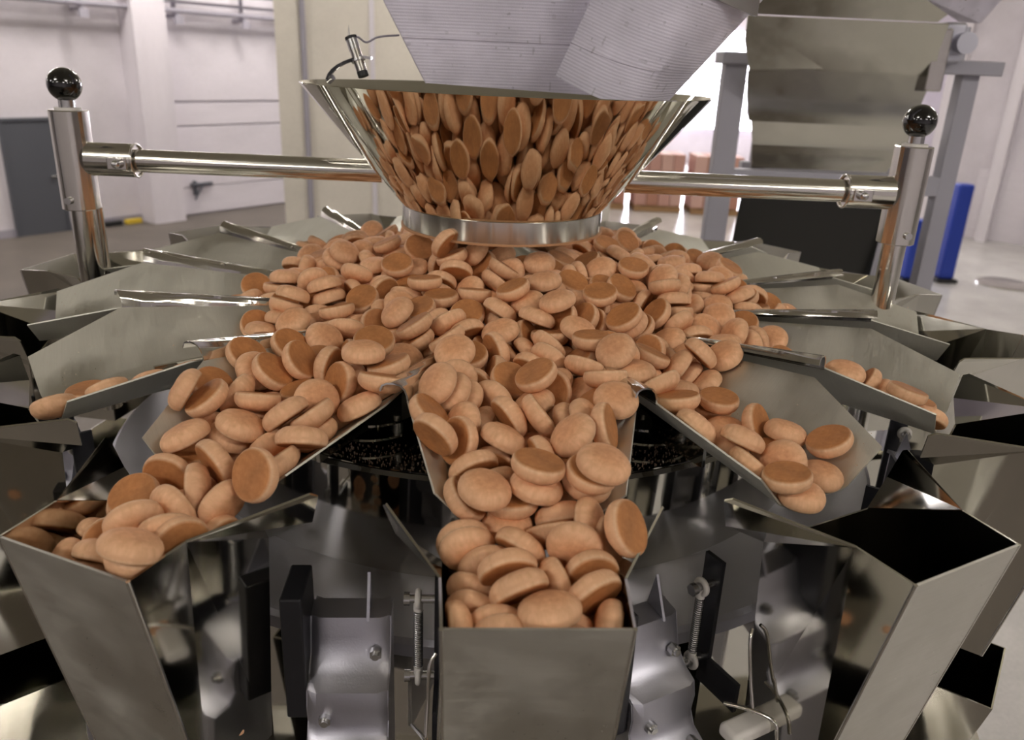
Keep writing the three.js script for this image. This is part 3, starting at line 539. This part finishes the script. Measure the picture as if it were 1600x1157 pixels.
// ---- body of the weigher
{
  const b = thing('weigher_body', 'round dark polished steel weigher body standing below the pans', 'machine', [0, 0, 0]);
  const y = h => Y0 + h;
  part('drum', lathe([[.0, y(.030)], [.425, y(.030)], [.43, y(.027)], [.43, y(-.083)], [.0, y(-.083)]], 96), M.drum, b);
  part('drum_top', lathe([[.05, y(.0305)], [.424, y(.0305)], [.424, y(.032)], [.05, y(.032)]], 96), M.drum, b);
  part('cone', lathe([[0, y(coneH(0) - .002)], [.2, y(coneH(.2) - .002)], [.21, y(.1)], [.2, y(.096)], [.14, y(.08)], [.1, y(.03)], [0, y(.03)]], 72), M.satin, b, 'steel dispersing cone under the heap');
  part('base_ring', lathe([[.3, y(-.083)], [.525, y(-.083)], [.53, y(-.087)], [.53, y(-.1)], [.3, y(-.1)]], 96), M.cast, b);
  part('housing', lathe([[.0, y(-.1)], [.51, y(-.1)], [.51, y(-.7)], [.42, y(-.8)], [0, y(-.8)]], 28, 5), M.drum, b);
  part('added_deck', lathe([[0, y(-.86)], [1.0, y(-.86)], [1.0, y(-.8)], [0, y(-.8)]], 8, 5), M.satin, b, 'added steel plate shading the undersides');  // added platform, there to keep the undersides of the machine dark
  part('added_chute', lathe([[.30, y(-.79)], [.70, y(-.46)], [.74, y(-.46)], [.74, y(-.452)], [.69, y(-.452)], [.52, y(-.6)], [.30, y(-.785)]], 56), M.satin, b);  // cone added below the hoppers to block light coming off the floor
  part('pedestal', lathe([[0, y(-.86)], [.3, y(-.86)], [.26, .12], [.5, .06], [.5, 0], [0, 0]], 48), M.satin, b);
  // crumbs on the drum top
  const R = rng(7), gs = []; for (let i = 0; i < 900; i++) { const a = azim(-1.2) + R() * STEP * 2.6, r = lerp(.36, .422, Math.sqrt(R())), s = .0007 + .0011 * R() * R(); gs.push(new THREE.TetrahedronGeometry(s, 0).rotateX(R() * 6).rotateY(R() * 6).translate(r * Math.sin(a), y(.0322) + s * .4, r * Math.cos(a))); }
  const c = part('crumbs', mergeGeometries(gs), paint(0xa08a78, .9), b, 'fine pale crumbs'); c.userData.kind = 'stuff';
}
// ---- funnel on its cross bar
{
  const f = thing('infeed_funnel', 'polished steel conical funnel mirroring the biscuits, hung on a cross bar', 'funnel', [0, Y0 + .2, 0]);
  const h = v => v - .2;
  part('cone', lathe([[.1365, h(.2285)], [.2640, h(.3785)], [.2650, h(.3794)], [.2640, h(.3803)], [.2625, h(.3790)], [.135, h(.2290)]], 160, 50), M.mirror, f);
  part('collar', lathe([[.137, h(.2005)], [.1372, h(.2285)], [.1345, h(.2290)], [.1343, h(.2005)], [.137, h(.2005)]], 120, 30), M.polish, f, 'polished collar ring');
  part('seal_edge', lathe([[.1335, h(.2)], [.139, h(.1995)], [.139, h(.202)], [.1335, h(.202)], [.1335, h(.2)]], 120), paint(0xb98a62, .7), f, 'thin tan sealing edge');
  for (const s of [-1, 1]) {
    const x1 = s < 0 ? -.548 : .512, z1 = s * .009;
    const bar = part('bar', rod(V(s * .165, h(.267), s * .003), V(x1, h(.267), z1), .0152, 40), M.polish, f);
    part('joint_ring', rod(V(s * .41, h(.267), s * .007), V(s * .412, h(.267), s * .007), .01535, 40), M.satin, bar);
  }
}
for (const s of [-1, 1]) {
  const x = s < 0 ? -.583 : .548, z = s * .009, tag = s < 0 ? 'on the grey door side' : 'by the stainless hood';
  const p = thing('support_post', 'steel support post with clamp sleeve and black ball knob ' + tag, 'post', [x, Y0 - .1, z]);
  const h = v => v + .1;
  part('post', rod(V(0, h(-.1), 0), V(0, h(.24), 0), .0158, 40), M.polish, p);
  part('rail', rod(V(.013, h(-.1), -.02), V(.013, h(.2), -.02), .005, 16), M.polish, p);
  const sl = part('sleeve', lathe([[.017, h(.199)], [.0235, h(.199)], [.0245, h(.2)], [.0245, h(.3285)], [.0235, h(.3298)], [.0, h(.3298)]], 56), M.polish, p);
  part('washer', new THREE.CylinderGeometry(.0165, .0165, .003, 32).translate(0, h(.3313), 0), M.nylon, sl, 'white washer');
  part('nut', new THREE.CylinderGeometry(.0105, .0105, .012, 6).translate(0, h(.3375), 0), M.bolt, p);
  part('knob', new THREE.SphereGeometry(.0215, 40, 28).translate(0, h(.3615), 0), M.knob, p, 'glossy black ball knob');
  const cx = -s;                                     // towards the funnel
  const open = new THREE.CylinderGeometry(.0222, .0222, .062, 40, 1, false).rotateZ(Math.PI / 2).translate(cx * .052, h(.267), 0);
  const cl = part('clamp', open, M.polish, p);
  part('clamp_edge', new THREE.TorusGeometry(.0215, .0018, 8, 40, 5.6).rotateY(Math.PI / 2).translate(cx * .084, h(.267), 0), M.satin, cl);
  part('clamp_block', box(.026, .017, .01, cx * .066, h(.265), .0195, .0015), M.satin, cl);
  part('clamp_bolt', join(rod(V(cx * .068, h(.265), .022), V(cx * .068, h(.265), .031), .0062, 20), new THREE.SphereGeometry(.0058, 16, 10).translate(cx * .068, h(.265), .03)), M.bolt, cl);
  part('screw', join(rod(V(-.004 * s * -1, h(.213), .02), V(-.004 * s * -1, h(.213), .029), .0048, 16)), M.bolt, sl);
}
// ---- level sensor on the funnel rim
{
  const s = thing('level_sensor', 'small cylindrical steel level sensor clipped to the funnel rim', 'sensor', [-.21, Y0 + .38, -.03]);
  const L = (x, h, z) => V(x + .21, h - .38, z + .03), a = L(-.1915, .387, -.025), b = L(-.2085, .434, -.035), d = (t, o = 0) => a.clone().lerp(b, t);
  part('barrel', rod(d(.12), d(.72), .0072, 24), M.satin, s); part('head', rod(d(.7), d(.98), .0076, 24), M.bolt, s); part('eye', rod(d(0), d(.13), .0073, 24), M.rubber, s); part('cap', rod(d(.97), d(1.04), .008, 24), M.rubber, s);
  part('pin', new THREE.ConeGeometry(.0022, .016, 12).translate(...d(1.2).toArray()), M.nylon, s);
  part('nut', rod(d(.40), d(.46), .0105, 6), M.bolt, s);
  part('clip', join(box(.022, .0035, .012, 0, 0, 0)).rotateZ(-.1).translate(...d(.5).add(V(.008, .001, 0)).toArray()), M.bolt, s);
  part('arm', sheet([0, .2, .4, .6, .8, 1].map(t => { const c = new THREE.QuadraticBezierCurve3(L(-.2405, .381, -.03), L(-.236, .398, -.03), L(-.205, .408, -.03)).getPoint(t); return [c.clone().add(V(0, 0, -.006)), c.clone().add(V(0, 0, .006))]; }), .004, 60), M.blackPlate, s, 'curved black arm');
  part('arm_bolt', rod(L(-.240, .379, -.03), L(-.233, .385, -.026), .005, 6), M.bolt, s);
  part('cable', tube([b.clone(), b.clone().add(V(.008, .002, 0)), b.clone().add(V(.018, -.004, -.01)), b.clone().add(V(.032, .003, -.02)), b.clone().add(V(.06, .007, -.03))], .0014, 40, 8), M.pipe, s, 'thin grey cable');
}
// ---- ribbed chute above the funnel
{
  const c = thing('discharge_chute', 'pale ribbed sheet chute panel hanging into the funnel', 'chute', [0, Y0 + .38, -.04]);
  const L = (x, h, z) => V(x, h - .38, z + .04);
  const hs = [.382, .41, .4375, .438, .47, .55, .65, .80];
  const wall = (x0, x1, z) => sheet(hs.map((h, i) => { const t = (h - .382), kink = i < 3 ? 0 : .0015; return [0, .25, .5, .75, 1].map(u => L(lerp(x0(t), x1(t), u), h - .008 * u * (h < .39 ? 1 : 0), z + kink + .02 * t)); }), .003, 20);
  part('front_panel', flatUV(wall(t => -.109 - .55 * t, t => .16 + .4 * t, -.035)), M.ribbed, c);
  part('back_panel', flatUV(wall(t => -.1 - .55 * t, t => .16 + .4 * t, -.15)), M.ribbed, c);
  part('side_panel', sheet(hs.map(h => { const t = h - .382; return [L(-.107 - .55 * t, h, -.15 + .02 * t), L(-.109 - .55 * t, h, -.036 + .02 * t)]; }), .003), M.ribbed, c);
  const f = thing('curved_flap', 'pale ribbed curved flap lapping over the chute panel', 'flap', [.13, Y0 + .375, .04]);
  const F = (x, h, z) => V(x - .13, h - .375, z - .04);
  const bot = new THREE.CatmullRomCurve3([V(.062, .398, .035), V(.09, .385, .058), V(.118, .374, .072), V(.16, .366, .065), V(.205, .370, .02)]), topc = new THREE.CatmullRomCurve3([V(.235, .80, .035), V(.275, .80, .06), V(.33, .80, .075), V(.42, .80, .065), V(.575, .80, -.02)]);
  const rows = [0, .05, .098, .10, .16, .3, .5, .75, 1];
  part('flap', sheet(rows.map((t, i) => { const r = []; for (let k = 0; k <= 16; k++) { const a = bot.getPoint(k / 16), b = topc.getPoint(k / 16), p = a.lerp(b, t); r.push(F(p.x, p.y, p.z + (i > 2 ? .0012 : 0))); } return r; }), .004, 40), M.ribbed, f);
  part('edge_rail', sheet([0, 1].map(t => [F(.205, .503 + t * .05, .085), F(.30, .478 + t * .05, .04), F(.305, .478 + t * .05, .035)]), .004), M.satin, f, 'pale steel edge rail');
}
// ---- stainless infeed elevator behind the weigher
{
  const e = thing('infeed_elevator', 'stainless elevator hood on a grey tube frame behind the weigher', 'elevator', [1.05, 0, -1.7]);
  const L = (x, h, z) => V(x - 1.05, Y0 + h, z + 1.7);
  const frame = M.frame, leg = (x, z, h0, h1, w = .07, d = .05) => box(w, h1 - h0, d, x - 1.05, Y0 + (h0 + h1) / 2, z + 1.7, .004);
  part('leg', leg(.69, -1.5, -2.8, .44), frame, e); part('leg', leg(1.405, -1.5, -2.8, .44, .055), frame, e); part('leg', leg(1.06, -2.35, -2.8, .3, .06), frame, e); part('leg', leg(1.66, -2.35, -2.8, .3, .06), frame, e);
  part('cross_bar', box(.66, .06, .05, 0, Y0 + .10, .2, .004), frame, e); part('cross_bar', box(.74, .06, .05, 1.06 + .3 - 1.05, Y0 + .04, -.65, .004), frame, e);
  part('top_rail', box(.14, .035, .1, .71 - 1.05, Y0 + .455, .2, .004), frame, e); part('top_rail', box(.2, .04, .12, 1.38 - 1.05, Y0 + .455, .2, .004), frame, e);
  const hood = (z0, pts) => sheet(pts.map(([x0, x1, h, z]) => [0, .2, .4, .6, .8, 1].map(u => L(lerp(x0, x1, u), h + .012 * Math.sin(u * 3.14) * (h > .35 && h < .5 ? 1 : 0), z))), .004, 20);
  part('hood_panel', hood(0, [[.655, 1.215, .563, -1.30], [.665, 1.22, .50, -1.335], [.70, 1.24, .424, -1.375], [.70, 1.24, .416, -1.385], [.725, 1.26, .35, -1.455], [.765, 1.30, .275, -1.54]]), M.mirrorHood ??= metal(.60, .585, .52, .34, { roughnessMap: mirrorTex }), e, 'olive tinted mirror steel hood');
  part('hood_top', plate([L(.65, .567, -1.295), L(1.18, .567, -1.295), L(1.3, .75, -1.1), L(.72, .75, -1.1)], .004), M.mirrorHood, e);
  part('hood_top_plate', plate([L(1.08, .62, -1.2), L(1.24, .57, -1.3), L(1.30, .57, -1.3), L(1.34, .66, -1.25), L(1.16, .68, -1.2)], .006), M.ribbed, e);
  part('belly_panel', hood(0, [[.78, 1.31, .275, -1.56], [.80, 1.29, .20, -1.58], [.83, 1.29, .12, -1.66]]), M.mirrorHood, e);
  part('lower_panel', plate([L(.80, .06, -1.62), L(1.30, .06, -1.62), L(1.32, -.5, -1.72), L(.80, -.5, -1.72)], .004), M.darkReflection, e, 'cover panel with a dark reflection painted in');
  part('side_box', box(.05, .17, .3, 1.225 - 1.05 + .01, Y0 + .47, .2, .006), M.satin, e);
  part('gearbox', join(box(.07, .11, .1, 1.29 - 1.05, Y0 + .52, .25, .01), rod(L(1.315, .52, -1.41), L(1.315, .52, -1.37), .03, 20), rod(L(1.33, .475, -1.43), L(1.33, .565, -1.43), .016, 16)), M.cast, e, 'silver gearbox');
}
// ---- things on the hall floor
{
  for (const [x, z, h, l] of [[7.66, -12.5, 1.6, 'tall blue steel upright guard on the glossy floor'], [7.0, -12.4, 1.0, 'second blue upright guard half hidden by grey frame leg']]) {
    const g = thing('upright_guard', l, 'guard', [x, 0, z]);
    part('shaft', new RoundedBoxGeometry(.26, h, .22, 3, .04).translate(0, h / 2 + .06, 0), M.blue, g); part('foot', box(.36, .06, .32, 0, .03, 0, .01), M.rubber, g, 'black foot');
  }
  single('kerb_marker', box(.5, .1, .12, 0, .05, 0, .01), M.yellow, 'yellow kerb block by the column of the white wall', 'kerb', [8.6, .002, -16.0]);
  const pad = thing('floor_drain', 'low round steel pad on the glossy floor', 'drain', [8.7, 0, -12.4]); part('disc', lathe([[0, .04], [.4, .04], [.45, .02], [.45, .001], [0, .001]], 40), M.satin, pad);
  // pallets of cartons
  const R = rng(5);
  for (let k = 0; k < 3; k++) {
    const px = 2.4 + k * 1.35, pz = -19.2 + k * .15, where = ['behind the funnel', 'beside the window light', 'behind the grey frame leg'][k];
    const p = thing('pallet', 'wooden pallet carrying cartons ' + where, 'pallet', [px, 0, pz], 0, 'pallets in the far bay');
    for (let i = 0; i < 5; i++) part('slat', box(.16, .02, 1.0, (i - 2) * .24, .13, 0), M.wood, p); for (let i = 0; i < 3; i++) part('block', box(1.14, .11, .12, 0, .06, (i - 1) * .42), M.wood, p);
    for (let a = 0; a < 4; a++) for (let b = 0; b < 3; b++) {
      const g = new RoundedBoxGeometry(.27, .40, .9, 1, .01); single('carton', g, M.carton[Math.floor(R() * 3)], 'pinkish brown carton stacked on the pallet ' + where, 'carton', [px + (a - 1.5) * .285, .145 + .2 + b * .41, pz + (R() - .5) * .03], 0, 'cartons on the pallet ' + where);
    }
  }
}
renderer.render(scene, camera);
